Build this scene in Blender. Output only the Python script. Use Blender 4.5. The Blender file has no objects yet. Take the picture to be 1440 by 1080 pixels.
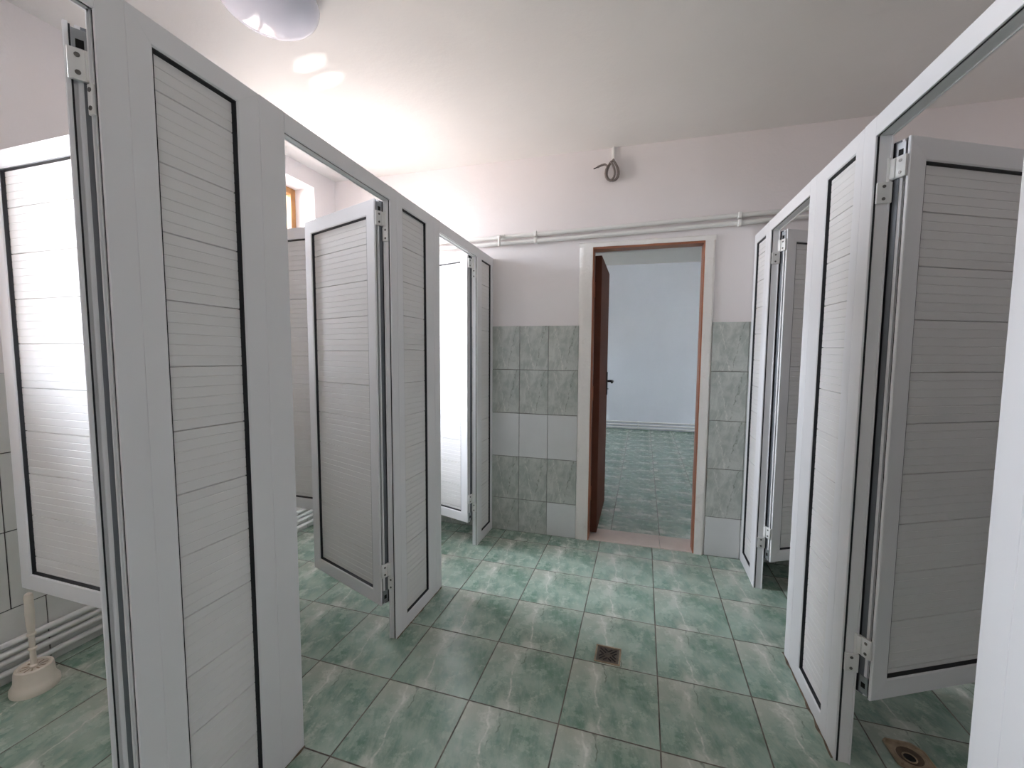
import bpy, bmesh, math, random
from mathutils import Vector, Matrix, noise
random.seed(7)
sc = bpy.context.scene
COL = sc.collection
R = math.radians

# ------------------------------------------------------------------ materials
class NT:
    def __init__(s, name):
        s.m = bpy.data.materials.new(name); s.m.use_nodes = True
        s.t = s.m.node_tree; s.b = s.t.nodes['Principled BSDF']
    def n(s, typ, ins=None, **kw):
        nd = s.t.nodes.new(typ)
        for k, v in kw.items(): setattr(nd, k, v)
        for k, v in (ins or {}).items():
            if isinstance(v, bpy.types.NodeSocket): s.t.links.new(v, nd.inputs[k])
            else: nd.inputs[k].default_value = v
        return nd
    def math(s, op, a, b=0.0, c=0.0, clamp=False):
        nd = s.n('ShaderNodeMath', {0: a, 1: b, 2: c}, operation=op); nd.use_clamp = clamp
        return nd.outputs[0]
    def smooth(s, v, lo, hi, a=0.0, b=1.0):
        nd = s.n('ShaderNodeMapRange', {'Value': v, 'From Min': lo, 'From Max': hi, 'To Min': a, 'To Max': b}, interpolation_type='SMOOTHSTEP')
        return nd.outputs[0]
    def mix(s, f, a, b):
        nd = s.t.nodes.new('ShaderNodeMix'); nd.data_type = 'RGBA'
        for i, v in ((0, f), (6, a), (7, b)):
            if isinstance(v, bpy.types.NodeSocket): s.t.links.new(v, nd.inputs[i])
            else: nd.inputs[i].default_value = v
        return nd.outputs[2]
    def noise(s, vec, scale, detail=3.0, rough=0.55, dist=0.0):
        nd = s.n('ShaderNodeTexNoise', {'Scale': scale, 'Detail': detail, 'Roughness': rough, 'Distortion': dist})
        if vec is not None: s.t.links.new(vec, nd.inputs['Vector'])
        return nd.outputs['Fac']
    def set(s, **kw):
        for k, v in kw.items():
            k = k.replace('_', ' ')
            if isinstance(v, bpy.types.NodeSocket): s.t.links.new(v, s.b.inputs[k])
            else: s.b.inputs[k].default_value = v
        return s
    def bump(s, h, strength, dist=0.01):
        nd = s.n('ShaderNodeBump', {'Height': h, 'Strength': strength, 'Distance': dist})
        s.t.links.new(nd.outputs[0], s.b.inputs['Normal'])

def lin(r, g, b):
    f = lambda c: (c/255/12.92) if c/255 <= .04045 else ((c/255+.055)/1.055)**2.4
    return (f(r), f(g), f(b), 1)

def m_plain(name, col, rough=.5, metal=0.0, var=0.06, scale=6.0, bump=0.0, bscale=60.0):
    k = NT(name); co = k.n('ShaderNodeTexCoord').outputs['Object']
    nz = k.noise(co, scale, 4)
    dark = tuple(c*(1-var) for c in col[:3])+(1,)
    k.set(Base_Color=k.mix(k.smooth(nz, .3, .7), dark, col), Roughness=rough, Metallic=metal)
    if bump: k.bump(k.noise(co, bscale, 3), bump, .004)
    return k.m

M = {}
M['alu'] = m_plain('white_powder_coat', lin(230, 230, 232), .45, 0, .025, 3)
M['board'] = m_plain('white_slatted_board', lin(228, 227, 226), .5, 0, .03, 4)
M['rubber'] = m_plain('black_rubber', lin(22, 24, 30), .5, 0, .2, 12)
M['mill'] = m_plain('mill_aluminium', lin(168, 172, 176), .32, .8, .12, 9)
M['steel'] = m_plain('screw_steel', lin(120, 118, 115), .35, .9, .2, 30)
M['hinge'] = m_plain('white_hinge_enamel', lin(228, 228, 226), .35, 0, .05, 10)
M['pipe'] = m_plain('white_pipe_paint', lin(229, 229, 226), .38, 0, .06, 12)
M['brown'] = m_plain('brown_door_paint', lin(98, 61, 48), .75, 0, .12, 5); M['brown'].node_tree.nodes['Principled BSDF'].inputs['Specular IOR Level'].default_value = .15
M['brownframe'] = m_plain('light_brown_frame_paint', lin(168, 108, 80), .42, 0, .12, 5)
M['black'] = m_plain('black_plastic', lin(20, 20, 22), .4, 0, .2, 10)
M['cable'] = m_plain('grey_cable_sheath', lin(128, 118, 114), .5, 0, .15, 20)
M['cream'] = m_plain('cream_plastic', lin(232, 222, 208), .4, 0, .08, 14)
M['wood'] = m_plain('varnished_window_wood', lin(190, 140, 88), .45, 0, .25, 9)
M['dome'] = m_plain('opal_lamp_glass', lin(226, 226, 238), .1, 0, .02, 4); M['dome'].node_tree.nodes['Principled BSDF'].inputs['IOR'].default_value = 1.28
M['thresh'] = m_plain('pink_beige_tile', lin(216, 204, 196), .4, 0, .1, 9)
M['stain'] = m_plain('brown_stained_metal', lin(182, 160, 134), .45, .35, .45, 26)
M['bowl'] = m_plain('dirty_drain_bowl', lin(104, 84, 64), .5, .2, .5, 40)
M['edgestrip'] = m_plain('grey_edge_strip', lin(118, 122, 128), .4, .3, .1, 8)
M['dark'] = m_plain('drain_hole_dark', lin(14, 12, 10), .8, 0, .3, 20)
M['dirt'] = m_plain('dirty_mortar', lin(120, 104, 88), .9, 0, .5, 40, .6, 120)
M['grate'] = m_plain('stainless_grate', lin(128, 118, 110), .34, .9, .3, 40)

def m_wall(name, col, grime=.0):
    k = NT(name); co = k.n('ShaderNodeTexCoord').outputs['Object']
    n1 = k.noise(co, 1.3, 4); n2 = k.noise(co, 9, 5, .6)
    c = k.mix(k.smooth(n1, .3, .7), tuple(x*.95 for x in col[:3])+(1,), col)
    c = k.mix(k.smooth(n2, .62, .8, 0, .25), c, tuple(x*.86 for x in col[:3])+(1,))
    k.set(Base_Color=c, Roughness=.75)
    h = k.math('ADD', k.math('MULTIPLY', k.noise(co, 5, 4), 1.0), k.math('MULTIPLY', k.noise(co, 90, 3), .12))
    k.bump(h, .35, .012)
    return k.m
M['wall'] = m_wall('white_wall_plaster', lin(232, 227, 227))
M['ceil'] = m_wall('white_ceiling_plaster', lin(226, 223, 220))
M['farwall'] = m_wall('far_room_wall_paint', lin(222, 226, 232))
k = NT('rough_plaster_band'); co = k.n('ShaderNodeTexCoord').outputs['Object']
k.set(Base_Color=k.mix(k.smooth(k.noise(co, 16, 5, .65), .56, .8, 0, .35), lin(236, 233, 229), lin(200, 190, 180)), Roughness=.85)
k.bump(k.noise(co, 30, 5, .65), .45, .012); M['band'] = k.m

def m_floor(name, ox, oy, t, swap=False):
    k = NT(name)
    sx = k.n('ShaderNodeSeparateXYZ', {0: k.n('ShaderNodeNewGeometry').outputs['Position']})
    X = k.math('DIVIDE', k.math('SUBTRACT', sx.outputs[0], ox), t); Y = k.math('DIVIDE', k.math('SUBTRACT', sx.outputs[1], oy), t)
    fx = k.math('FRACT', X); fy = k.math('FRACT', Y)
    ix = k.math('FLOOR', X); iy = k.math('FLOOR', Y)
    idv = k.n('ShaderNodeCombineXYZ', {0: ix, 1: iy}).outputs[0]
    wn = k.n('ShaderNodeTexWhiteNoise', {'Vector': idv}, noise_dimensions='3D').outputs['Value']
    u, v = (fy, fx) if swap else (fx, fy)
    P = k.n('ShaderNodeCombineXYZ', {0: u, 1: v, 2: k.math('MULTIPLY', wn, .16)}).outputs[0]
    # streaks drawn out along the vein direction
    st = k.n('ShaderNodeCombineXYZ', {0: k.math('ADD', k.math('MULTIPLY', u, 3.2), k.math('MULTIPLY', v, .9)), 1: k.math('MULTIPLY', v, 1.1), 2: k.math('MULTIPLY', wn, .2)}).outputs[0]
    nA = k.noise(P, 1.7, 5, .55, .5); nB = k.noise(st, 1.5, 5, .55, .6); nC = k.noise(P, 5, 10, .68)
    green = k.mix(k.smooth(nA, .34, .66), lin(88, 130, 111), lin(158, 182, 169))
    green = k.mix(k.smooth(nB, .42, .74, 0, .7), green, lin(184, 194, 182))
    green = k.mix(k.smooth(nC, .3, .8, 0, .55), green, lin(178, 190, 178))
    nD = k.noise(st, 6, 8, .7, .3)
    green = k.mix(k.smooth(nD, .35, .8, 0, .45), green, lin(186, 196, 184))
    green = k.mix(k.smooth(nD, .2, .45, .35, 0), green, lin(92, 130, 110))
    # grey-beige towards the far edge and the left corner of each tile
    top = k.math('ADD', v, k.math('MULTIPLY', k.math('SUBTRACT', nA, .5), .9))
    top = k.math('ADD', top, k.math('MULTIPLY', k.math('SUBTRACT', .35, u), .28))
    g2 = k.mix(k.smooth(top, .5, 1.15, 0, .25 if swap else .8), green, lin(184, 186, 174))
    # main white vein
    wob = k.math('MULTIPLY', k.math('SUBTRACT', k.noise(P, 3, 3, .5), .5), .24)
    uc = k.math('ADD', k.math('ADD', k.math('MULTIPLY', k.math('SUBTRACT', 1.0, v), .15), .27), wob)
    d = k.math('ABSOLUTE', k.math('SUBTRACT', u, uc))
    ends = k.smooth(k.math('ABSOLUTE', k.math('SUBTRACT', v, .45)), .1, .55, .3, 1.0)
    halo = k.math('MULTIPLY', k.smooth(d, .0, .17, 1, 0), k.math('MULTIPLY', k.smooth(nC, .22, .72, .1, 1.0), ends))
    g3 = k.mix(halo, g2, lin(208, 212, 202))
    core = k.math('MULTIPLY', k.smooth(d, .002, .017, 1, 0), k.smooth(k.noise(P, 9, 4, .6), .36, .62, 0, .85))
    g3 = k.mix(core, g3, lin(222, 224, 216))
    # second faint vein
    uc2 = k.math('ADD', k.math('ADD', k.math('MULTIPLY', v, .32), .62), k.math('MULTIPLY', wob, 1.3))
    d2 = k.math('ABSOLUTE', k.math('SUBTRACT', u, uc2))
    g3 = k.mix(k.math('MULTIPLY', k.smooth(d2, .005, .035, 1, 0), k.smooth(nC, .42, .66, 0, .45)), g3, lin(196, 202, 192))
    # dark hair lines and specks
    uc3 = k.math('ADD', uc, .085)
    d3 = k.math('ABSOLUTE', k.math('SUBTRACT', u, k.math('ADD', uc3, k.math('MULTIPLY', wob, .5))))
    g3 = k.mix(k.math('MULTIPLY', k.smooth(d3, .002, .012, .6, 0), k.smooth(k.noise(P, 4, 3), .5, .62)), g3, lin(84, 98, 84))
    sp = k.math('MULTIPLY', k.smooth(k.noise(P, 38, 3, .6), .66, .74), k.smooth(k.noise(P, 5, 2), .5, .62))
    g3 = k.mix(k.math('MULTIPLY', sp, .65), g3, lin(92, 98, 84))
    # tile to tile tone
    g3 = k.mix(k.math('MULTIPLY', wn, .12), g3, lin(120, 130, 118))
    # grout
    ex = k.math('MINIMUM', fx, k.math('SUBTRACT', 1.0, fx)); ey = k.math('MINIMUM', fy, k.math('SUBTRACT', 1.0, fy))
    e = k.math('MINIMUM', ex, ey)
    gm = k.smooth(e, .0055, .0085, 1, 0)
    gn = k.noise(k.n('ShaderNodeNewGeometry').outputs['Position'], 14, 4)
    grout = k.mix(k.smooth(gn, .35, .65), lin(70, 66, 58), lin(112, 106, 96))
    # foot-worn dust over everything
    big = k.noise(k.n('ShaderNodeNewGeometry').outputs['Position'], 2.2, 5, .6)
    g3 = k.mix(k.smooth(big, .45, .85, 0, .25), g3, lin(168, 166, 152))
    k.set(Base_Color=k.mix(gm, g3, grout), Roughness=k.math('ADD', k.smooth(nC, .3, .7, .2, .32), k.math('MULTIPLY', gm, .5)))
    k.bump(k.math('ADD', k.smooth(e, .003, .011), k.math('MULTIPLY', nA, .06)), .5, .003)
    return k.m
M['floor'] = m_floor('green_marbled_floor_tile', -0.910, 1.3632, .333)
M['farfloor'] = m_floor('green_streaked_floor_tile', 0.144, 3.02, .333, True)

def m_walltile():
    k = NT('grey_green_marbled_wall_tile')
    uv = k.n('ShaderNodeUVMap').outputs['UV']
    s = k.n('ShaderNodeSeparateXYZ', {0: uv}); u, v = s.outputs[0], s.outputs[1]
    ip = k.n('ShaderNodeNewGeometry').outputs['Random Per Island']
    P = k.n('ShaderNodeCombineXYZ', {0: u, 1: v, 2: k.math('MULTIPLY', ip, .25)}).outputs[0]
    st = k.n('ShaderNodeCombineXYZ', {0: k.math('ADD', k.math('MULTIPLY', u, 3.0), k.math('MULTIPLY', v, -1.2)), 1: k.math('MULTIPLY', v, 1.0), 2: k.math('MULTIPLY', ip, .25)}).outputs[0]
    nA = k.noise(P, 3, 6, .65, .5); nB = k.noise(st, 3.2, 6, .65, .9); nC = k.noise(P, 14, 5, .65)
    c = k.mix(k.smooth(nA, .35, .65), lin(164, 170, 165), lin(190, 194, 189))
    c = k.mix(k.smooth(nB, .5, .72, 0, .7), c, lin(206, 208, 202))
    c = k.mix(k.smooth(nC, .58, .74, 0, .3), c, lin(138, 146, 136))
    wob = k.math('MULTIPLY', k.math('SUBTRACT', k.noise(P, 6, 4), .5), .25)
    d = k.math('ABSOLUTE', k.math('SUBTRACT', u, k.math('ADD', k.math('ADD', k.math('MULTIPLY', v, .35), .55), wob)))
    c = k.mix(k.math('MULTIPLY', k.smooth(d, .004, .03, .7, 0), k.smooth(nC, .42, .6)), c, lin(118, 124, 112))
    d2 = k.math('ABSOLUTE', k.math('SUBTRACT', u, k.math('ADD', k.math('ADD', k.math('MULTIPLY', v, -.3), .5), wob)))
    c = k.mix(k.math('MULTIPLY', k.smooth(d2, .004, .03, .8, 0), k.smooth(nC, .4, .6)), c, lin(214, 214, 208))
    k.set(Base_Color=c, Roughness=.28)
    return k.m
M['wtile'] = m_walltile()
M['ptile'] = m_plain('plain_white_wall_tile', lin(214, 216, 216), .3, 0, .05, 5)
M['stalltile'] = m_plain('pale_grey_stall_tile', lin(214, 214, 210), .3, 0, .06, 6)
M['grout'] = m_plain('dark_grout', lin(72, 70, 68), .9, 0, .3, 30)
M['lightgrout'] = m_plain('grey_grout', lin(140, 140, 134), .9, 0, .3, 30)

g = bpy.data.materials.new('window_glass'); g.use_nodes = True
nt = g.node_tree; nt.nodes.remove(nt.nodes['Principled BSDF'])
tr = nt.nodes.new('ShaderNodeBsdfTransparent'); gl = nt.nodes.new('ShaderNodeBsdfGlossy'); gl.inputs['Roughness'].default_value = .02
fr = nt.nodes.new('ShaderNodeFresnel'); fr.inputs['IOR'].default_value = 1.3
mx = nt.nodes.new('ShaderNodeMixShader')
nt.links.new(fr.outputs[0], mx.inputs[0]); nt.links.new(tr.outputs[0], mx.inputs[1]); nt.links.new(gl.outputs[0], mx.inputs[2])
nt.links.new(mx.outputs[0], nt.nodes['Material Output'].inputs['Surface'])
M['glass'] = g

# ------------------------------------------------------------------ mesh helpers
def obj(name, bm, mat, parent=None, smooth=False):
    me = bpy.data.meshes.new(name); 
    bmesh.ops.recalc_face_normals(bm, faces=bm.faces[:])
    bm.to_mesh(me); bm.free()
    for m in (mat if isinstance(mat, (list, tuple)) else [mat]): me.materials.append(M[m])
    if smooth:
        for p in me.polygons: p.use_smooth = True
        me.set_sharp_from_angle(angle=R(40))
    o = bpy.data.objects.new(name, me); COL.objects.link(o)
    if parent: o.parent = parent
    return o

def empty(name, loc=(0, 0, 0), rz=0.0):
    o = bpy.data.objects.new(name, None); COL.objects.link(o)
    o.location = loc; o.rotation_euler = (0, 0, rz); o.empty_display_size = .1
    return o


def tag(o, label=None, cat=None, group=None, kind=None):
    if label: o['label'] = label
    if cat: o['category'] = cat
    if group: o['group'] = group
    if kind or cat: o['kind'] = kind or 'thing'
    return o

def box(bm, x0, x1, y0, y1, z0, z1, bev=0.0, mi=0):
    r = bmesh.ops.create_cube(bm, size=1.0)
    vs = r['verts']
    for v in vs:
        v.co = Vector(((x0+x1)/2+v.co.x*(x1-x0), (y0+y1)/2+v.co.y*(y1-y0), (z0+z1)/2+v.co.z*(z1-z0)))
    fs = set(f for v in vs for f in v.link_faces)
    for f in fs: f.material_index = mi
    if bev > 0:
        es = list(set(e for v in vs for e in v.link_edges))
        bmesh.ops.bevel(bm, geom=es, offset=bev, segments=2, affect='EDGES', profile=.5)
    return bm

def prism(bm, poly, axis, a, b, mi=0):
    """extrude the 2-D polygon along an axis: 'x' poly=(y,z), 'z' poly=(x,y), 'y' poly=(x,z)"""
    def P(p, t):
        return {'x': (t, p[0], p[1]), 'y': (p[0], t, p[1]), 'z': (p[0], p[1], t)}[axis]
    A = [bm.verts.new(P(p, a)) for p in poly]; B = [bm.verts.new(P(p, b)) for p in poly]
    n = len(poly); fs = []
    for i in range(n):
        fs.append(bm.faces.new((A[i], A[(i+1) % n], B[(i+1) % n], B[i])))
    fs.append(bm.faces.new(A)); fs.append(bm.faces.new(B[::-1]))
    for f in fs: f.material_index = mi
    return bm

def tube(bm, pts, r, seg=12, closed=False, cap=True):
    pts = [Vector(p) for p in pts]; n = len(pts); rings = []
    prev = None
    for i, p in enumerate(pts):
        if closed: t = (pts[(i+1) % n]-pts[i-1])
        else: t = (pts[min(i+1, n-1)]-pts[max(i-1, 0)])
        t.normalize()
        up = Vector((0, 0, 1)) if abs(t.z) < .95 else Vector((1, 0, 0))
        if prev is not None: up = prev
        s = t.cross(up).normalized(); up = s.cross(t).normalized(); prev = up
        rr = r[i] if isinstance(r, (list, tuple)) else r
        rings.append([bm.verts.new(p+(s*math.cos(2*math.pi*k/seg)+up*math.sin(2*math.pi*k/seg))*rr) for k in range(seg)])
    m = n if closed else n-1
    for i in range(m):
        a, b = rings[i], rings[(i+1) % n]
        for k in range(seg): bm.faces.new((a[k], a[(k+1) % seg], b[(k+1) % seg], b[k]))
    if cap and not closed:
        bm.faces.new(rings[0][::-1]); bm.faces.new(rings[-1])
    return bm

def lathe(bm, prof, c=(0, 0, 0), seg=40, cap0=True, cap1=True):
    rings = []
    for r, z in prof:
        rings.append([bm.verts.new((c[0]+r*math.cos(2*math.pi*k/seg), c[1]+r*math.sin(2*math.pi*k/seg), c[2]+z)) for k in range(seg)])
    for a, b in zip(rings, rings[1:]):
        for k in range(seg): bm.faces.new((a[k], a[(k+1) % seg], b[(k+1) % seg], b[k]))
    if cap0: bm.faces.new(rings[0][::-1])
    if cap1: bm.faces.new(rings[-1])
    return bm

def ring_members(bm, w, z0, z1, wl, wr, wt, wb, prof, gap=.0002):
    """four mitred members; prof = closed list of (inset 0..1 or absolute, y); inset given as ('f',frac) or metres"""
    def off(s, full): return full*s[1]+s[2] if isinstance(s, tuple) else s
    C = lambda s: ((off(s, wl), z0+off(s, wb)), (w-off(s, wr), z0+off(s, wb)), (w-off(s, wr), z1-off(s, wt)), (off(s, wl), z1-off(s, wt)))
    loops = [(C(s), y) for s, y in prof]
    n = len(loops)
    for a in range(4):
        b = (a+1) % 4
        A, B = [], []
        for c, y in loops:
            p, q = Vector((c[a][0], y, c[a][1])), Vector((c[b][0], y, c[b][1]))
            d = (q-p).normalized()
            A.append(bm.verts.new(p+d*gap)); B.append(bm.verts.new(q-d*gap))
        for i in range(n):
            j = (i+1) % n
            bm.faces.new((A[i], A[j], B[j], B[i]))
        bm.faces.new(A[::-1]); bm.faces.new(B)
    return bm

def infill_bm(x0, x1, z0, z1, ht, seam0, pitch=.15, ribs=6):
    """slatted board: V-grooves on both faces"""
    marks = []
    k = math.floor((z0-seam0)/pitch)-1
    while seam0+k*pitch < z1+pitch:
        s = seam0+k*pitch
        marks.append((s, .0018, .006))
        for i in range(1, ribs): marks.append((s+i*pitch/ribs, .0018, .0014))
        k += 1
    marks = sorted(m for m in marks if z0+.004 < m[0] < z1-.004)
    prof = [(z0, 0)]
    for z, hw, dp in marks: prof += [(z-hw, 0), (z, dp), (z+hw, 0)]
    prof.append((z1, 0))
    bm = bmesh.new()
    poly = [(-ht+d, z) for z, d in prof]+[(ht-d, z) for z, d in reversed(prof)]
    A = [bm.verts.new((x0, y, z)) for y, z in poly]; B = [bm.verts.new((x1, y, z)) for y, z in poly]
    n = len(poly)
    for i in range(n): bm.faces.new((A[i], A[(i+1) % n], B[(i+1) % n], B[i]))
    return bm

T = .045
def framed(root, w, z0, z1, wl, wr, wt, wb, seam0, door=False, recess=.013):
    """frame, rubber gasket and slatted infill; local x = width, front face towards -y"""
    h = T/2
    F = lambda d: ('f', 1.0, d)
    inner = [(F(-.004), -h), (F(0), -h+.003), (F(0), h-.003), (F(-.004), h)]
    if door:
        outer = [(.002, h), (0, h-.002), (0, h-.007), (.007, h-.007), (.007, h-.015), (.0015, h-.015), (.0015, -h+.017), (.007, -h+.017), (.007, -h+.008), (0, -h+.008), (0, -h+.002), (.002, -h)]
    else:
        outer = [(.0012, h), (0, h-.0012), (0, -h+.0012), (.0012, -h)]
    bm = bmesh.new(); ring_members(bm, w, z0, z1, wl, wr, wt, wb, inner+outer)
    obj('frame', bm, 'alu', root)
    fh = h-recess
    bm = bmesh.new()
    ring_members(bm, w, z0, z1, wl, wr, wt, wb, [(F(-.001), -h+.004), (F(.003), -h+.004), (F(.0065), -fh+.0003), (F(.0065), fh-.0003), (F(.003), h-.004), (F(-.001), h-.004)], 0)
    obj('gasket', bm, 'rubber', root)
    o = obj('infill_panel', infill_bm(wl+.004, w-wr-.004, z0+wb+.004, z1-wt-.004, fh, seam0), 'board', root)
    return root

# ------------------------------------------------------------------ camera
f_px, yaw, pitch, roll = 598.05, -.298273, -.0747235, .00617813
CAMZ = 1.27733
def cam():
    c = bpy.data.cameras.new('camera'); o = bpy.data.objects.new('camera', c); COL.objects.link(o)
    cy, sy, cp, sp, cr, sr = math.cos(yaw), math.sin(yaw), math.cos(pitch), math.sin(pitch), math.cos(roll), math.sin(roll)
    fw = Vector((sy*cp, cy*cp, sp)); r = Vector((cy, -sy, 0)); u = r.cross(fw)
    rr = cr*r+sr*u; uu = -sr*r+cr*u
    m = Matrix((rr, uu, -fw)).transposed().to_4x4(); m.translation = Vector((0, 0, CAMZ))
    o.matrix_world = m; c.sensor_width = 36; c.sensor_fit = 'HORIZONTAL'; c.lens = f_px/1440*36; c.clip_start = .02
    sc.camera = o
cam()

# ------------------------------------------------------------------ room shell
CZ = 2.57
XL, XR, YB, YF = -2.3, 1.95, 2.86, -1.7
BR = .018
WT = .25
def quad_wall(bm, holes, u0, u1, z0, z1, fn):
    """wall slab with rectangular holes; fn(u, z, side) -> co (side 0 inner face, 1 outer face)"""
    us = sorted(set([u0, u1]+[h[0] for h in holes]+[h[1] for h in holes])); zs = sorted(set([z0, z1]+[h[2] for h in holes]+[h[3] for h in holes]))
    cells = {}
    for i in range(len(us)-1):
        for j in range(len(zs)-1):
            cu, cz = (us[i]+us[i+1])/2, (zs[j]+zs[j+1])/2
            cells[i, j] = not any(h[0] < cu < h[1] and h[2] < cz < h[3] for h in holes)
    V = {}
    def vert(i, j, s):
        if (i, j, s) not in V: V[i, j, s] = bm.verts.new(fn(us[i], zs[j], s))
        return V[i, j, s]
    for (i, j), solid in cells.items():
        if not solid: continue
        for s in (0, 1): bm.faces.new([vert(i, j, s), vert(i+1, j, s), vert(i+1, j+1, s), vert(i, j+1, s)])
        for di, dj, e in ((-1, 0, ((i, j), (i, j+1))), (1, 0, ((i+1, j), (i+1, j+1))), (0, -1, ((i, j), (i+1, j))), (0, 1, ((i, j+1), (i+1, j+1)))):
            if not cells.get((i+di, j+dj), False):
                (a, b), (c, d) = e
                bm.faces.new([vert(a, b, 0), vert(c, d, 0), vert(c, d, 1), vert(a, b, 1)])
    return bm

def slab(name, x0, x1, y0, y1, z0, z1, mat):
    bm = bmesh.new(); box(bm, x0, x1, y0, y1, z0, z1)
    return tag(obj(name, bm, mat), kind='structure')

slab('floor', XL-.3, XR+.3, YF-.3, 2.9, -.1, 0, 'floor')
slab('ceiling', XL-.3, XR+.3, YF-.3, YB+.3, CZ, CZ+.1, 'ceil')
# left outer wall with the stall windows
W1 = (-.10, .63, 1.05, 2.42); W2 = (1.80, 2.60, 1.05, 2.45)
bm = bmesh.new(); quad_wall(bm, [W1, W2], YF-.25, YB+.25, 0, CZ, lambda u, z, s: (XL-(WT if s else 0), u, z))
wl_o = tag(obj('wall_left', bm, 'wall'), kind='structure')
bm = bmesh.new(); quad_wall(bm, [], YF-.25, YB+.25, 0, CZ, lambda u, z, s: (XR+(WT if s else 0), u, z))
tag(obj('wall_right', bm, 'wall'), kind='structure')
WF = None
bm = bmesh.new(); quad_wall(bm, [], XL-WT, XR+WT, 0, CZ, lambda u, z, s: (u, YF-(WT if s else 0), z))
tag(obj('wall_front', bm, 'wall'), kind='structure')

# added wall, out of view behind the camera, holds back light on the left
slab('added_side_wall', XL, -1.065, -1.0, -.86, 0, CZ, 'wall')
# back wall, turned a degree against the tile grid
DX0, DX1, DZ = -.336, .347, 1.962
bm = bmesh.new(); quad_wall(bm, [(DX0, DX1, -.02, DZ)], XL-.2, XR+.2, -.02, CZ, lambda u, z, s: (u, .2 if s else 0, z))
wb = tag(obj('wall_back', bm, 'wall'), kind='structure'); wb.location = (0, YB, 0); wb.rotation_euler = (0, 0, BR)

def tile_bm(bm, x0, x1, z0, z1, yf, yb, mi, g=.0012, uvl=None):
    """one glazed tile on a wall facing -y"""
    n0 = len(bm.faces)
    b = bmesh.new(); box(b, x0+g, x1-g, yf, yb, z0+g, z1-g, .0012)
    vm = {}
    for v in b.verts: vm[v] = bm.verts.new(v.co)
    for f in b.faces:
        nf = bm.faces.new([vm[v] for v in f.verts]); nf.material_index = mi
        for l in nf.loops: l[uvl].uv = ((l.vert.co.x-x0)/(x1-x0), (l.vert.co.z-z0)/(z1-z0))
    b.free()
def back_tiles():
    bm = bmesh.new(); uvl = bm.loops.layers.uv.new('UVMap')
    rows = [(1.157, 1.457), (.853, 1.155), (.543, .85), (.238, .541), (.002, .236)]
    for i, (xa, xb) in enumerate(((-1.021, -.818), (-.817, -.616), (-.615, -.413))):
        for j, (za, zb) in enumerate(rows):
            plain = j == 2 or (j == 4 and i == 2)
            tile_bm(bm, xa, xb, za, zb, -.011 + (.0 if not plain else -.001), .0, 1 if plain else 0, uvl=uvl)
    for j, (za, zb) in enumerate([(1.168, 1.468), (.864, 1.166), (.562, .862), (.254, .56), (.002, .252)]):
        tile_bm(bm, .401, .603, za, zb, -.011, .0, 1 if j == 4 else 0, uvl=uvl)
        for k in range(6): tile_bm(bm, .604+.203*k, .604+.203*k+.202, za, zb, -.011, .0, 1 if (j+k) % 5 == 4 else 0, uvl=uvl)
    for k in range(6):
        for j, (za, zb) in enumerate(rows): tile_bm(bm, -1.022-.203*(k+1), -1.022-.203*k-.001, za, zb, -.011, .0, 1 if (j == 2) else 0, uvl=uvl)
    box(bm, -2.29, -.414, -.007, .0, 0, 1.456, 0, 2); box(bm, .402, 1.85, -.007, .0, 0, 1.467, 0, 2)
    o = obj('wall_tiles', bm, ['wtile', 'ptile', 'lightgrout'], wb)
back_tiles()
def stall_tiles():
    bm = bmesh.new(); uvl = bm.loops.layers.uv.new('UVMap')
    x = XL
    b2 = bmesh.new()
    for r, (za, zb) in enumerate([(.0, .281), (.283, .583), (.585, .885), (.887, 1.187)]):
        y = (1.03 if r == 0 else .93) - .2*14
        while y < YB-.21:
            box(b2, x, x+.010, y+.002, y+.198, za+.001, zb-.001, .0012); y += .2
    box(b2, x, x+.006, YF, YB-.05, 0, 1.187, 0, 1)
    o = obj('wall_tiles', b2, ['stalltile', 'grout'], wl_o)
    bm.free()
stall_tiles()

# rough plaster band round the doorway
def band():
    bm = bmesh.new()
    def strip(x0, x1, z0, z1, nx, nz):
        vs = {}
        for i in range(nx+1):
            for j in range(nz+1):
                x, z = x0+(x1-x0)*i/nx, z0+(z1-z0)*j/nz
                jx = 0
                if i in (0, nx) and nx < 10: jx = .005*noise.noise(Vector((x*7, z*9, 3)))
                jz = .005*noise.noise(Vector((x*11, z*5, 8))) if nz < 10 and j == nz else 0
                d = .012+.005*noise.noise(Vector((x*14, z*14, 1)))
                if (nx < 10 and i == (0 if x0 < 0 else nx)) or (nz < 10 and j == nz): d = .001
                vs[i, j] = bm.verts.new((x+jx, -d, z+jz))
        for i in range(nx):
            for j in range(nz): bm.faces.new((vs[i, j], vs[i+1, j], vs[i+1, j+1], vs[i, j+1]))
        return vs
    strip(-.418, DX0+.004, .0, 1.985, 5, 70); strip(DX1-.004, .400, .0, 1.985, 5, 70); strip(-.418, .400, DZ-.004, 1.992, 40, 4)
    # returns into the opening
    for xx in (DX0+.003, DX1-.003):
        box(bm, xx-.002, xx+.002, -.012, .02, 0, 1.96)
    return bm
o = tag(obj('trim_1', band(), 'band', None, True), kind='structure'); o.location = wb.location; o.rotation_euler = wb.rotation_euler

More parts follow.
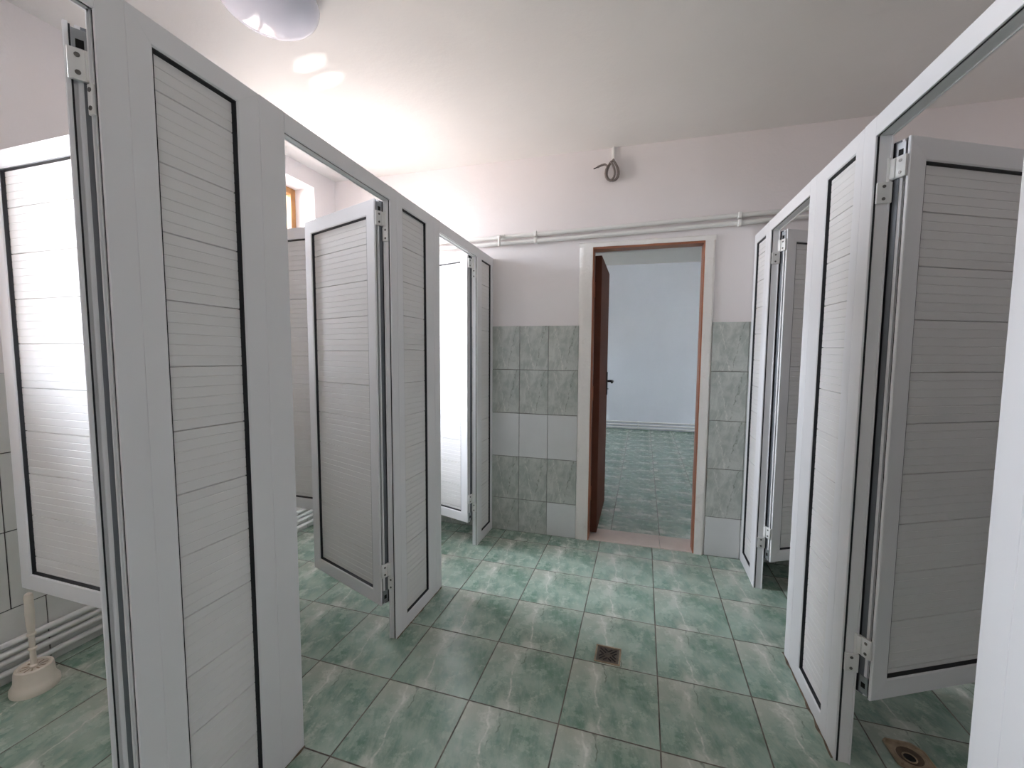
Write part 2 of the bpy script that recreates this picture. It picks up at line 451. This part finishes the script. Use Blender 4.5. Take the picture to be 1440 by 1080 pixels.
# brown steel door frame with its open leaf
d1 = empty('door_1', (0, YB, 0), BR); tag(d1, kind='structure')
bm = bmesh.new()
for x0, x1 in ((DX0, DX0+.013), (DX1-.013, DX1)):
    box(bm, x0, x1, -.006, .085, 0, DZ-.016, .002)
box(bm, DX0, DX1, -.006, .085, DZ-.016, DZ, .002)
obj('door_frame', bm, 'brownframe', d1)
lf = empty('door_leaf', (DX0+.013, .086, 0), R(89.3)); lf.parent = d1
bm = bmesh.new(); box(bm, 0, .69, -.045, 0, .02, 1.925, .003); obj('leaf_panel', bm, 'brown', lf)
bm = bmesh.new()
box(bm, .618, .652, -.053, -.045, .93, 1.12, .003)
tube(bm, [(.635, -.045, 1.045), (.635, -.085, 1.045), (.628, -.094, 1.045), (.60, -.096, 1.044), (.53, -.094, 1.042)], .0095, 12)
lathe(bm, [(.007, -.003), (.007, .003)], (.635, -.055, .98), 12)
obj('door_handle', bm, 'black', lf, True)
bm = bmesh.new(); box(bm, .6895, .6915, -.034, -.008, .96, 1.10, .0005); obj('lock_plate', bm, 'steel', lf)
for zz in (.3, 1.0, 1.7):
    bm = bmesh.new(); tube(bm, [(0, .004, zz-.05), (0, .004, zz+.05)], .008, 12); obj('door_hinge', bm, 'brownframe', lf, True)
# threshold
bm = bmesh.new()
box(bm, DX0, .140, .0, .2, -.02, .006, .0015); box(bm, .1425, DX1, .0, .2, -.02, .006, .0015)
o = tag(obj('trim_2', bm, 'thresh'), kind='structure'); o.location = wb.location; o.rotation_euler = wb.rotation_euler

# ------------------------------------------------------------------ far room
FY0, FY1, FXL, FXR = 3.06, 7.36, -2.6, 2.4
slab('floor_far', FXL-.2, FXR+.2, 2.9, FY1+.6, -.1, -.002, 'farfloor')
slab('ceiling_far', FXL-.2, FXR+.2, FY0, FY1+.6, 2.72, 2.82, 'ceil')
W3 = (6.0, 6.7, 1.0, 1.65)
bm = bmesh.new(); quad_wall(bm, [W3], 2.95, FY1+.5, 0, 2.72, lambda u, z, s: (FXL-(WT if s else 0), u, z)); tag(obj('wall_far_left', bm, 'farwall'), kind='structure')
bm = bmesh.new(); quad_wall(bm, [], 2.95, FY1+.5, 0, 2.72, lambda u, z, s: (FXR+(WT if s else 0), u, z)); tag(obj('wall_far_right', bm, 'farwall'), kind='structure')
bm = bmesh.new(); quad_wall(bm, [], FXL-.3, FXR+.3, -.05, 2.72, lambda u, z, s: (u, (.2 if s else 0), z)); wfb = tag(obj('wall_far', bm, 'farwall'), kind='structure')
wfb.location = (0, FY1, 0); wfb.rotation_euler = (0, 0, .05)
for i, zz in enumerate((.125, .077, .030)):
    bm = bmesh.new(); tube(bm, [(-2.4, -.03, zz), (2.2, -.03, zz)], .014, 12)
    for c in (-1.5, -.05, 1.4): box(bm, c-.012, c+.012, -.047, 0, zz-.017, zz+.017, .002)
    o = obj('heating_pipe', bm, 'pipe', None, True); o.location = wfb.location; o.rotation_euler = wfb.rotation_euler
    tag(o, ('topmost', 'middle', 'lowest')[i]+' of three white pipes along the far room wall foot', 'pipe', 'pipes at the far room wall')

# ------------------------------------------------------------------ windows
def window(name, X, Wd, deep=.2, mid=True):
    y0, y1, z0, z1 = Wd
    o = empty(name, (X-deep, 0, 0)); tag(o, kind='structure')
    bm = bmesh.new(); fw = .042
    box(bm, -.03, .03, y0, y0+fw, z0, z1, .003); box(bm, -.03, .03, y1-fw, y1, z0, z1, .003)
    box(bm, -.03, .03, y0+fw, y1-fw, z0, z0+fw, .003); box(bm, -.03, .03, y0+fw, y1-fw, z1-fw, z1, .003)
    if mid: box(bm, -.025, .025, (y0+y1)/2-.035, (y0+y1)/2+.035, z0+fw, z1-fw, .003)
    obj('window_frame', bm, 'wood', o)
    bm = bmesh.new(); box(bm, -.004, .004, y0+fw, y1-fw, z0+fw, z1-fw); obj('window_glass', bm, 'glass', o)
window('window_1', XL, W1); window('window_2', XL, W2); window('window_3', FXL, W3)

# ------------------------------------------------------------------ cubicle partitions
XPL, XPR = -1.015, .61
TJ = .032
HL = lambda y: 1.978+(y-.6)*(1.925-1.978)/2.25
HR = lambda y: 1.938+(y-1.07)*(1.972-1.938)/1.8
RAIL = .055
SL = {'L': (1.925-1.978)/2.25, 'R': -(1.972-1.938)/1.8}
LAB = {}

def jamb_bm(x0, x1, z1, open_side, TJ):
    """door post; local x width, y 0 (front) .. TJ ; the opening lies at x0 (-1) or x1 (+1)"""
    w = x1-x0
    p = [(0, .001), (.001, 0), (w-.001, 0), (w, .001), (w, TJ-.001), (w-.001, TJ), (-.004, TJ), (-.0045, TJ-.001), (-.0045, TJ-.0035), (-.004, TJ-.004), (0, TJ-.004), (0, .011), (.006, .011), (.006, .005), (0, .005)]
    bm = bmesh.new()
    if open_side < 0: prism(bm, [(x0+a, b) for a, b in p], 'z', 0, z1)
    else: prism(bm, [(x1-a, b) for a, b in p][::-1], 'z', 0, z1)
    return bm
def seal_bm(x, z1, s):
    bm = bmesh.new()
    xa, xb = (x+.0015, x+.0055) if s < 0 else (x-.0055, x-.0015)
    box(bm, xa, xb, .0054, .0106, 0, z1); return bm
def shear(root, x0, slope, H):
    """let the unit's top follow the row's slight fall, floor edge kept level"""
    for o in root.children_recursive:
        if o.type == 'MESH':
            for v in o.data.vertices: v.co.z += slope*(v.co.x-x0)*max(v.co.z, 0)/H

def side_place(side, y):
    """local frame: x runs along the partition, front (-y local) towards the corridor"""
    return ((XPL, y, 0), R(90)) if side == 'L' else ((XPR, y, 0), R(-90))

def door_frame(side, ya, yb, wa, wb_, H, label, TJ=TJ):
    """ya..yb clear opening (world y), wa/wb_ post widths at the near/far end"""
    loc, rz = side_place(side, ya if side == 'L' else yb)
    r = empty('toilet_cubicle', loc, rz); tag(r, label, 'toilet cubicle', 'door frames of the cubicles with their doors')
    op = yb-ya
    wn, wf = (wa, wb_) if side == 'L' else (wb_, wa)
    zt = H-RAIL
    obj('post', jamb_bm(-wn, 0, H, +1, TJ), 'alu', r); obj('post', jamb_bm(op, op+wf, H, -1, TJ), 'alu', r)
    obj('seal_strip', seal_bm(0, zt, +1), 'rubber', r); obj('seal_strip', seal_bm(op, zt, -1), 'rubber', r)
    bm = bmesh.new()
    prism(bm, [(.001, H), (0, H-.001), (0, zt+.001), (.001, zt), (.005, zt), (.005, zt+.006), (.011, zt+.006), (.011, zt), (TJ-.004, zt), (TJ-.004, zt-.004), (TJ, zt-.004), (TJ, H-.001), (TJ-.001, H)], 'x', .0004, op-.0004)
    obj('head_rail', bm, 'alu', r)
    bm = bmesh.new(); box(bm, .002, op-.002, .0054, .0106, zt+.0015, zt+.0055); obj('seal_strip', bm, 'rubber', r)
    shear(r, op/2, SL[side], H)
    return r

def fixed_panel(side, ya, yb, wa, wb_, H, seam0, label, wt=.055, wbot=.06):
    loc, rz = side_place(side, ya if side == 'L' else yb)
    r = empty('fixed_partition_panel', loc, rz); tag(r, label, 'partition panel', 'fixed panels between the cubicle doors')
    sub = {}
    wn, wf = (wa, wb_) if side == 'L' else (wb_, wa)
    framed(r, yb-ya, 0, H, wn, wf, wt, wbot, seam0)
    for c in list(r.children): c.location.y = T/2
    shear(r, (yb-ya)/2, SL[side], H)
    return r

def screw(bm, p, n, mi=0, r=.0045):
    n = Vector(n).normalized(); p = Vector(p); k = len(bm.faces)
    tube(bm, [p, p+n*.0012], r, 10)
    bm.faces.ensure_lookup_table()
    for f in bm.faces[k:]: f.material_index = mi

def cubicle_door(side, yj, ang, z0, z1, seam0, dy, fr, TJ=TJ, w=.56):
    """hinged on the far post whose opening edge is at world y = yj, swung inwards"""
    s = -1 if side == 'L' else 1
    xb = (XPL-TJ-.004) if side == 'L' else (XPR+TJ+.004)
    A = Vector((xb, yj+dy, 0))
    rz = -R(ang) if side == 'L' else R(ang)
    fi = (Matrix.Translation(fr.location) @ Matrix.Rotation(fr.rotation_euler.z, 4, 'Z')).inverted()
    r = empty('door', fi @ A, rz-fr.rotation_euler.z); r.parent = fr
    # local x axis: right of front face ; hinge at local x=0, leaf extends to s*w
    sub_l = -w if side == 'L' else 0
    framed(r, w, z0, z1, .058, .058, .062, .062, seam0, door=True)
    for c in list(r.children): c.location = (sub_l, -T/2, 0)
    hx = 0.0
    inv = (Matrix.Translation(A) @ Matrix.Rotation(rz, 4, 'Z')).inverted()
    e = -s   # outward direction of the hinge edge in local x
    for zc in (z1-.105, z0+.125):
        bm = bmesh.new()
        # leaf on the door edge
        xs = sorted((hx, hx+e*.009)); box(bm, xs[0], xs[1], -T+.004, -.002, zc, zc+.058, .002)
        xs = sorted((hx, hx+e*.013)); box(bm, xs[0], xs[1], -.016, .004, zc+.001, zc+.057, .004)
        # pin
        tube(bm, [(hx+e*.009, .002, zc-.058), (hx+e*.009, .002, zc+.062)], .0065, 12)
        for dz in (.013, .045): screw(bm, (hx+e*.0088, -T+.018, zc+dz), (e, 0, 0), 1)
        obj('hinge', bm, ['hinge', 'steel'], r, True)
        # leaf fixed to the post: a part of the door frame
        bm = bmesh.new()
        xa = sorted((xb-s*(TJ-.004), xb-s*.001)); box(bm, xa[0], xa[1], yj-.0075, yj-.0005, zc-.062, zc-.004, .002)
        bmesh.ops.transform(bm, matrix=fi, verts=bm.verts[:])
        hl = obj('hinge_leaf', bm, 'hinge', fr)
        for dz in (-.05, -.016):
            bm = bmesh.new(); screw(bm, (xb-s*TJ*.5, yj-.0073, zc+dz), (0, -1, 0))
            bmesh.ops.transform(bm, matrix=fi, verts=bm.verts[:]); obj('hinge_screw', bm, 'steel', hl)
    # black strips in place of the shaded gaps along the hinge edge
    bm = bmesh.new(); xs = sorted((hx-e*.0065, hx+e*.0006)); box(bm, xs[0], xs[1], -.0200, -.0062, z0+.003, z1-.003); obj('edge_strip', bm, 'edgestrip', r)  # grey strip over the rear half of the hinge edge
    bm = bmesh.new(); xs = sorted((hx-e*.0065, hx+e*.0003)); box(bm, xs[0], xs[1], -.0058, .0004, z0+.003, z1-.003); obj('edge_shade', bm, 'rubber', r)
    bm = bmesh.new(); xs = sorted((hx-e*.0065, hx-e*.001)); box(bm, xs[0], xs[1], -T+.0083, -T+.0112, z0+.003, z1-.003); obj('edge_shade', bm, 'rubber', r)
    # corner brackets with their square slots at both ends of the hinge edge
    for zc in (z1-.035, z0+.035):
        bm = bmesh.new(); xs = sorted((hx+e*-.004, hx+e*.0025)); box(bm, xs[0], xs[1], -.034, -.010, zc-.026, zc+.026, .001)
        xs = sorted((hx, hx+e*.0032)); box(bm, xs[0], xs[1], -.028, -.016, zc-.009, zc+.007, 0, 1)
        obj('corner_bracket', bm, ['mill', 'dark'], r)
    return r

def divider(side, yf, x0, x1, z0, z1, seam0, label):
    r = empty('cubicle_divider', (x0, yf, 0)); tag(r, label, 'divider', 'dividers between the cubicles')
    framed(r, x1-x0, z0, z1, .058, .058, .058, .058, seam0)
    for c in list(r.children): c.location.y = T/2
    return r

# left row, near to far
FL1 = door_frame('L', .045, .585, .05, .052, HL(.31), 'white cubicle frame nearest the camera on the left, its open door seen edge-on', .018)
fixed_panel('L', .637, .950, .050, .066, HL(.79), 1.688, 'white slatted fixed panel nearest the camera in the left partition')
FL2 = door_frame('L', 1.035, 1.575, .085, .047, HL(1.3), 'middle cubicle frame of the left partition with its slatted door swung inwards')
fixed_panel('L', 1.622, 1.960, .050, .078, HL(1.79), 1.735, 'white slatted fixed panel in the middle of the left partition')
FL3 = door_frame('L', 2.020, 2.540, .060, .035, HL(2.3), 'far cubicle frame of the left partition with its brightly sunlit door')
fixed_panel('L', 2.575, 2.836, .048, .040, HL(2.7), 1.72, 'narrow white slatted fixed panel touching the tiled back wall on the left')
cubicle_door('L', .585, 28.8, .175, 1.895, 1.70, .012, FL1, .018)
cubicle_door('L', 1.575, 20.0, .165, 1.900, 1.579, .004, FL2)
cubicle_door('L', 2.540, 17.5, .165, 1.908, 1.60, -.002, FL3)
divider('L', .885, -2.105, -1.066, .425, 1.927, 1.745, 'white slatted divider at the left photo edge, hanging above the toilet brush')
divider('L', 1.830, -2.105, -1.066, .42, 1.915, 1.70, 'white slatted divider behind the open middle door, above the floor pipes')
slab('unseen_shade_slab', .66, XR, .870, .910, .42, 1.90, 'alu')  # added slab, out of view, darkens the near right cubicle
# right row, near to far
fixed_panel('R', .62, .91, .05, .050, HR(.77), 1.68, 'white partition panel at the right photo edge, closest to the camera')
FR1 = door_frame('R', .975, 1.495, .065, .068, HR(1.235), 'near cubicle frame of the right partition with its shaded slatted door open', .042)
fixed_panel('R', 1.563, 1.928, .052, .098, HR(1.745), 1.60, 'white fixed panel between the two open cubicle doors on the right')
FR2 = door_frame('R', 1.993, 2.530, .065, .05, HR(2.26), 'far cubicle frame of the right partition, its door mostly hidden', .042)
fixed_panel('R', 2.580, 2.866, .050, .040, HR(2.7), 1.69, 'narrow white fixed panel beside the back wall at the far right')
cubicle_door('R', 1.495, 28.0, .243, 1.870, 1.676, .004, FR1, .042)
cubicle_door('R', 2.530, 29.0, .168, 1.905, 1.66, .008, FR2, .042)
slab('unseen_shade_slab', .66, XR, 1.785, 1.825, .42, 1.90, 'alu')  # second added slab, hidden by the open door, for shade only

# ------------------------------------------------------------------ pipes
def back_pipe(z, label, fit=False):
    bm = bmesh.new(); L0, L1 = -2.28, 1.92
    pts = [(x, -.022+.0015*math.sin(x*3.1), z+.018*x+.002*math.sin(x*2.3+z*9)) for x in [L0+(L1-L0)*i/40 for i in range(41)]]
    tube(bm, pts, .0135, 14)
    r = obj('water_pipe', bm, 'pipe', None, True); r.location = wb.location; r.rotation_euler = wb.rotation_euler
    tag(r, label, 'pipe', 'pipes along the top of the back wall')
    for x in (-1.6, -.71, .52, 1.3):
        b = bmesh.new(); zz = z+.018*x; box(b, x-.010, x+.010, -.040, 0, zz-.018, zz+.018, .004); obj('pipe_clip', b, 'pipe', r)
    if fit:
        b = bmesh.new(); x = -.965; zz = z+.018*x
        tube(b, [(x+.012, -.022, zz), (x+.012, -.05, zz-.002), (x+.012, -.058, zz-.012), (x+.012, -.058, zz-.055), (x+.010, -.054, zz-.066)], .0095, 12)
        tube(b, [(x-.02, -.022, zz), (x+.04, -.022, zz)], .0175, 14)
        obj('pipe_branch', b, 'pipe', r, True)
    return r
back_pipe(2.078, 'upper white water pipe running above the brown doorway', True)
back_pipe(2.035, 'lower white water pipe running just above the brown doorway')
for i, zz in enumerate((.161, .127, .096, .052)):
    bm = bmesh.new(); tube(bm, [(XL+.032, YF+.1, zz+.01), (XL+.032, YB-.12, zz-.006)], .0115, 12)
    o = obj('heating_pipe', bm, 'pipe', None, True)
    tag(o, ('topmost', 'second from top', 'third from top', 'lowest')[i]+' of four white pipes along the left wall behind the brush', 'pipe', 'pipes at the foot of the left wall')
    for yy in (.2, 1.6, 2.3):
        b = bmesh.new(); z2 = zz+.01-.016*(yy-YF-.1)/(YB-YF-.22); box(b, XL+.008, XL+.046, yy-.01, yy+.01, z2-.0145, z2+.0145, .003); obj('pipe_clip', b, 'pipe', o)

# ------------------------------------------------------------------ toilet brush
tb = empty('toilet_brush', (-2.165, .925, 0)); BS = .85; tag(tb, 'cream plastic toilet brush standing in its round holder on the floor at left', 'toilet brush')
bm = bmesh.new()
lathe(bm, [(.078, 0), (.080, .006), (.079, .022), (.071, .034), (.066, .045), (.063, .082), (.060, .092), (.053, .096), (.047, .094), (.044, .088), (.012, .088)], seg=48)
bmesh.ops.scale(bm, vec=(BS, BS, .95), verts=bm.verts[:]); obj('holder', bm, 'cream', tb, True)
bm = bmesh.new()
for k in range(10):
    a = 2*math.pi*k/10
    for rr, w in ((.030, .0035),):
        p = Vector((rr*math.cos(a), rr*math.sin(a), .0885)); t = Vector((math.cos(a), math.sin(a), 0)); n = Vector((-t.y, t.x, 0))
        vs = [bm.verts.new(p+t*sx*.012+n*sy*w) for sx, sy in ((-1, -.6), (1, -1), (1, 1), (-1, .6))]
        bm.faces.new(vs)
bmesh.ops.scale(bm, vec=(BS, BS, .96), verts=bm.verts[:]); obj('holder_slots', bm, 'stain', tb)
bm = bmesh.new()
lathe(bm, [(.013, .086), (.013, .092), (.009, .096), (.0085, .15), (.0125, .153), (.0125, .158), (.0085, .162), (.0085, .205), (.013, .208), (.013, .214), (.0095, .218), (.012, .25), (.0135, .29), (.0125, .335), (.013, .358), (.011, .368), (.004, .373)], seg=20)
obj('handle', bm, 'cream', tb, True)

# ------------------------------------------------------------------ floor drains
def drain():
    r = empty('floor_drain', (-.108, 1.757, 0), -.01); tag(r, 'square stainless floor drain grate set in the green corridor tiles', 'floor drain')
    s = .0525
    bm = bmesh.new()
    for a, b, c, d in ((-s, s, -s, -s+.006), (-s, s, s-.006, s), (-s, -s+.006, -s+.006, s-.006), (s-.006, s, -s+.006, s-.006)):
        box(bm, a, b, c, d, -.004, .0035, .0008)
    obj('drain_rim', bm, 'stain', r)
    bm = bmesh.new(); i = s-.008
    # plate with diagonal slots radiating in four fans, cut as a grid of thin bars
    bmesh.ops.create_grid(bm, x_segments=1, y_segments=1, size=i)
    for v in bm.verts: v.co.z = .0012
    for f in bm.faces[:]:
        e = bmesh.ops.extrude_face_region(bm, geom=[f])
        for v in e['geom']:
            if isinstance(v, bmesh.types.BMVert): v.co.z = -.002
    obj('drain_plate', bm, 'grate', r)
    bm = bmesh.new()
    for qx, qy in ((1, 1), (-1, 1), (-1, -1), (1, -1)):
        dr = Vector((qx, qy, 0)).normalized(); n = Vector((-dr.y, dr.x, 0))
        for off, a, b in ((-.013, .013, .036), (0, .014, .048), (.013, .013, .036)):
            p = n*off
            vs = []
            for sx, sy in ((a, -1), (b, -1), (b, 1), (a, 1)): vs.append(p+dr*sx+n*sy*.0035)
            prism(bm, [(v.x, v.y) for v in vs], 'z', .0006, .0017)
    obj('drain_slots', bm, 'dark', r)
    bm = bmesh.new()
    for qx, qy in ((1, 1), (-1, 1), (-1, -1), (1, -1)):
        dr = Vector((qx, qy, 0)).normalized(); n = Vector((-dr.y, dr.x, 0))
        for off, a, b in ((-.013, .013, .036), (0, .014, .048), (.013, .013, .036)):
            p = n*off+n*.0036
            tube(bm, [p+dr*a+Vector((0, 0, .0016)), p+dr*b+Vector((0, 0, .0016))], .0012, 6)
    lathe(bm, [(.010, .001), (.010, .002), (.007, .0028)], seg=20)
    obj('slot_lips', bm, 'grate', r)
drain()
def open_drain():
    r = empty('open_drain', (.848, 1.583, 0), .03); tag(r, 'stained open floor drain without its grate in the near right cubicle', 'floor drain')
    s, ch = .05, .012
    oc = [(-s+ch*.2, -s), (s-ch, -s), (s, -s+ch), (s, s-ch), (s-ch, s), (-s+ch, s), (-s, s-ch), (-s, -s+ch*.2)]
    def ringz(bm, pts, z): return [bm.verts.new((x, y, z)) for x, y in pts]
    N = 48
    def sq(t, k):
        a = 2*math.pi*t/N; c, sn = math.cos(a), math.sin(a); m = max(abs(c), abs(sn), (abs(c)+abs(sn))*(.56 if c*sn < 0 or c < 0 else .66))
        return (k*c/m, k*sn/m)
    bm = bmesh.new()
    loops = [[(*sq(t, .054), .0) for t in range(N)], [(*sq(t, .054), .0045) for t in range(N)], [(*sq(t, .050), .0045) for t in range(N)], [(*sq(t, .049), .0015) for t in range(N)]]
    for rr, z in ((.041, .0015), (.0395, .003), (.037, .0028), (.034, .0008)):
        loops.append([(rr*math.cos(2*math.pi*t/N), rr*math.sin(2*math.pi*t/N), z) for t in range(N)])
    V = [[bm.verts.new(p) for p in l] for l in loops]
    for a, b in zip(V, V[1:]):
        for t in range(N): bm.faces.new((a[t], a[(t+1) % N], b[(t+1) % N], b[t]))
    obj('drain_rim', bm, 'stain', r, True)
    bm = bmesh.new(); lathe(bm, [(.036, .0009), (.02, .0007), (.002, .0006)], seg=32, cap0=False); obj('drain_mouth', bm, 'bowl', r)
    bm = bmesh.new(); lathe(bm, [(.0165, .0016), (.002, .0016)], (-.005, -.008, 0), 28, cap0=False); obj('drain_hole', bm, 'dark', r)
    bm = bmesh.new()
    tube(bm, [(.0175*math.cos(a)-.005, .0175*math.sin(a)-.008, .002) for a in [2*math.pi*i/24 for i in range(24)]], .0022, 8, closed=True); obj('inner_pipe', bm, 'stain', r, True)
    bm = bmesh.new()
    bm.free()
    for a in (.8, 2.35, 3.9, 5.5):
        bm = bmesh.new(); lathe(bm, [(.004, .0015), (.004, .004), (.002, .005)], (.0525*math.cos(a), .0525*math.sin(a), 0), 12)
        obj('rim_screw', bm, 'stain', r, True)
open_drain()

# ------------------------------------------------------------------ ceiling lamp and loose cable
cl = empty('ceiling_lamp', (-1.325, 1.30, CZ)); tag(cl, 'round white opal dome lamp on the ceiling at the top photo edge', 'ceiling lamp')
bm = bmesh.new(); lathe(bm, [(.150, 0), (.153, -.004), (.153, -.022), (.150, -.025)], seg=56); obj('lamp_base', bm, 'alu', cl, True)
bm = bmesh.new()
pr = [(.163, -.020), (.1665, -.024), (.1675, -.030)]+[(.1675*math.cos(a), -.030-.085*math.sin(a)) for a in [R(x) for x in range(6, 90, 6)]]+[(.003, -.1149)]
lathe(bm, pr, seg=64, cap0=True); obj('lamp_dome', bm, 'dome', cl, True)

cb = empty('loose_cable', (-.216, YB-.004, 0), BR); tag(cb, 'grey electric cable coiled in a loop, hanging high on the back wall', 'cable')
bm = bmesh.new(); box(bm, -.008, .008, -.014, .004, 2.495, 2.572, .002); obj('conduit', bm, 'pipe', cb)
bm = bmesh.new()
def drop(n, ph, sx, sz, zt, yo, x0=0):
    out = []
    for i in range(n+1):
        a = ph+2*math.pi*i/n
        q = math.sin(a/2)
        out.append((x0+sx*math.sin(a)*abs(q)**.9, yo+.006*math.sin(a), zt-sz*(1-math.cos(a))/2))
    return out
pts = [(0, -.006, 2.50), (.002, -.012, 2.49)]
pts += drop(22, .25, .047, .125, 2.485, -.022, .0)[1:]
pts += drop(22, .2, -.034, .112, 2.474, -.030, -.014)[1:]
pts += drop(18, .2, .050, .134, 2.488, -.036, -.004)[1:15]
pts += [(-.05, -.03, 2.462), (-.07, -.032, 2.458), (-.095, -.036, 2.447)]
tube(bm, pts, .0066, 8)
obj('cable_loop', bm, 'cable', cb, True)
bm = bmesh.new(); tube(bm, [(-.093, -.0355, 2.448), (-.106, -.038, 2.442), (-.118, -.04, 2.438)], .0034, 8); obj('bare_end', bm, 'black', cb, True)

# ------------------------------------------------------------------ mortar and dirt along the partition feet
def dirt(name, pts, label, h=.0035, w=.005, seed=0):
    bm = bmesh.new(); n = 60; rows = []
    for i in range(n+1):
        t = i/n; p = Vector(pts[0]).lerp(Vector(pts[1]), t)
        d = (Vector(pts[1])-Vector(pts[0])).normalized(); nn = Vector((-d.y, d.x, 0))
        hh = h*max(.15, .6+.9*noise.noise(Vector((t*14, seed, 0)))); ww = w*max(.3, .8+.9*noise.noise(Vector((t*11, seed, 5))))
        rows.append([bm.verts.new(p+nn*ww+Vector((0, 0, .0005))), bm.verts.new(p+nn*ww*.5+Vector((0, 0, hh*.7))), bm.verts.new(p+nn*.0+Vector((0, 0, hh)))])
    for a, b in zip(rows, rows[1:]):
        for k in range(2): bm.faces.new((a[k], a[k+1], b[k+1], b[k]))
    return tag(obj(name, bm, 'dirt', None, True), kind='structure')
dirt('trim_3', ((XPL+.0005, 2.02, 0), (XPL+.0005, 1.575, 0)), '', seed=1)
dirt('trim_4', ((XPR-.0005, 1.50, 0), (XPR-.0005, 2.0, 0)), '', .005, .007, seed=2)
dirt('trim_5', ((XPL+.0005, 1.035, 0), (XPL+.0005, .53, 0)), '', seed=3)

# ------------------------------------------------------------------ light
w = bpy.data.worlds.new('sky'); sc.world = w; w.use_nodes = True
wt = w.node_tree; bg = wt.nodes['Background']
sx = wt.nodes.new('ShaderNodeSeparateXYZ'); tc = wt.nodes.new('ShaderNodeTexCoord'); mr = wt.nodes.new('ShaderNodeMapRange'); mc = wt.nodes.new('ShaderNodeMix'); mc.data_type = 'RGBA'
wt.links.new(tc.outputs['Generated'], sx.inputs[0]); wt.links.new(sx.outputs[2], mr.inputs[0])
mr.inputs[1].default_value = -.06; mr.inputs[2].default_value = .05
wt.links.new(mr.outputs[0], mc.inputs[0]); mc.inputs[6].default_value = (.46, .41, .385, 1); mc.inputs[7].default_value = (.90, .96, 1.07, 1)
wt.links.new(mc.outputs[2], bg.inputs[0]); bg.inputs[1].default_value = 33.0
def portal(X, Wd):
    l = bpy.data.lights.new('window_portal', 'AREA'); l.shape = 'RECTANGLE'; l.size = Wd[3]-Wd[2]; l.size_y = Wd[1]-Wd[0]
    l.cycles.is_portal = True
    o = bpy.data.objects.new('window_portal', l); COL.objects.link(o)
    o.location = (X-.24, (Wd[0]+Wd[1])/2, (Wd[2]+Wd[3])/2); o.rotation_euler = (0, R(-90), 0)
portal(XL, W1); portal(XL, W2); portal(FXL, W3)

# sun thrown up through window_2 by something shiny outside
for k_, (tx, ty, ang) in enumerate(((-1.475, 1.660, .92), (-1.490, 1.785, 1.05))):
    l = bpy.data.lights.new('reflected_sun', 'SPOT'); l.energy = 900; l.spot_size = R(ang); l.spot_blend = .12; l.shadow_soft_size = .005; l.color = (1, .95, .9)
    o = bpy.data.objects.new('reflected_sun', l); COL.objects.link(o)
    p = Vector((-6.2, 2.9, .30)); o.location = p
    o.rotation_euler = (Vector((tx, ty, CZ))-p).to_track_quat('-Z', 'Y').to_euler()
sc.view_settings.view_transform = 'Standard'; sc.view_settings.look = 'None'; sc.view_settings.gamma = 1.0
sc.view_settings.exposure = 0.33
sc.view_settings.use_curve_mapping = False
sc.cycles.use_denoising = True
sc.cycles.max_bounces = 16; sc.cycles.diffuse_bounces = 8; sc.cycles.glossy_bounces = 5; sc.cycles.transparent_max_bounces = 8
sc.cycles.sample_clamp_indirect = 12
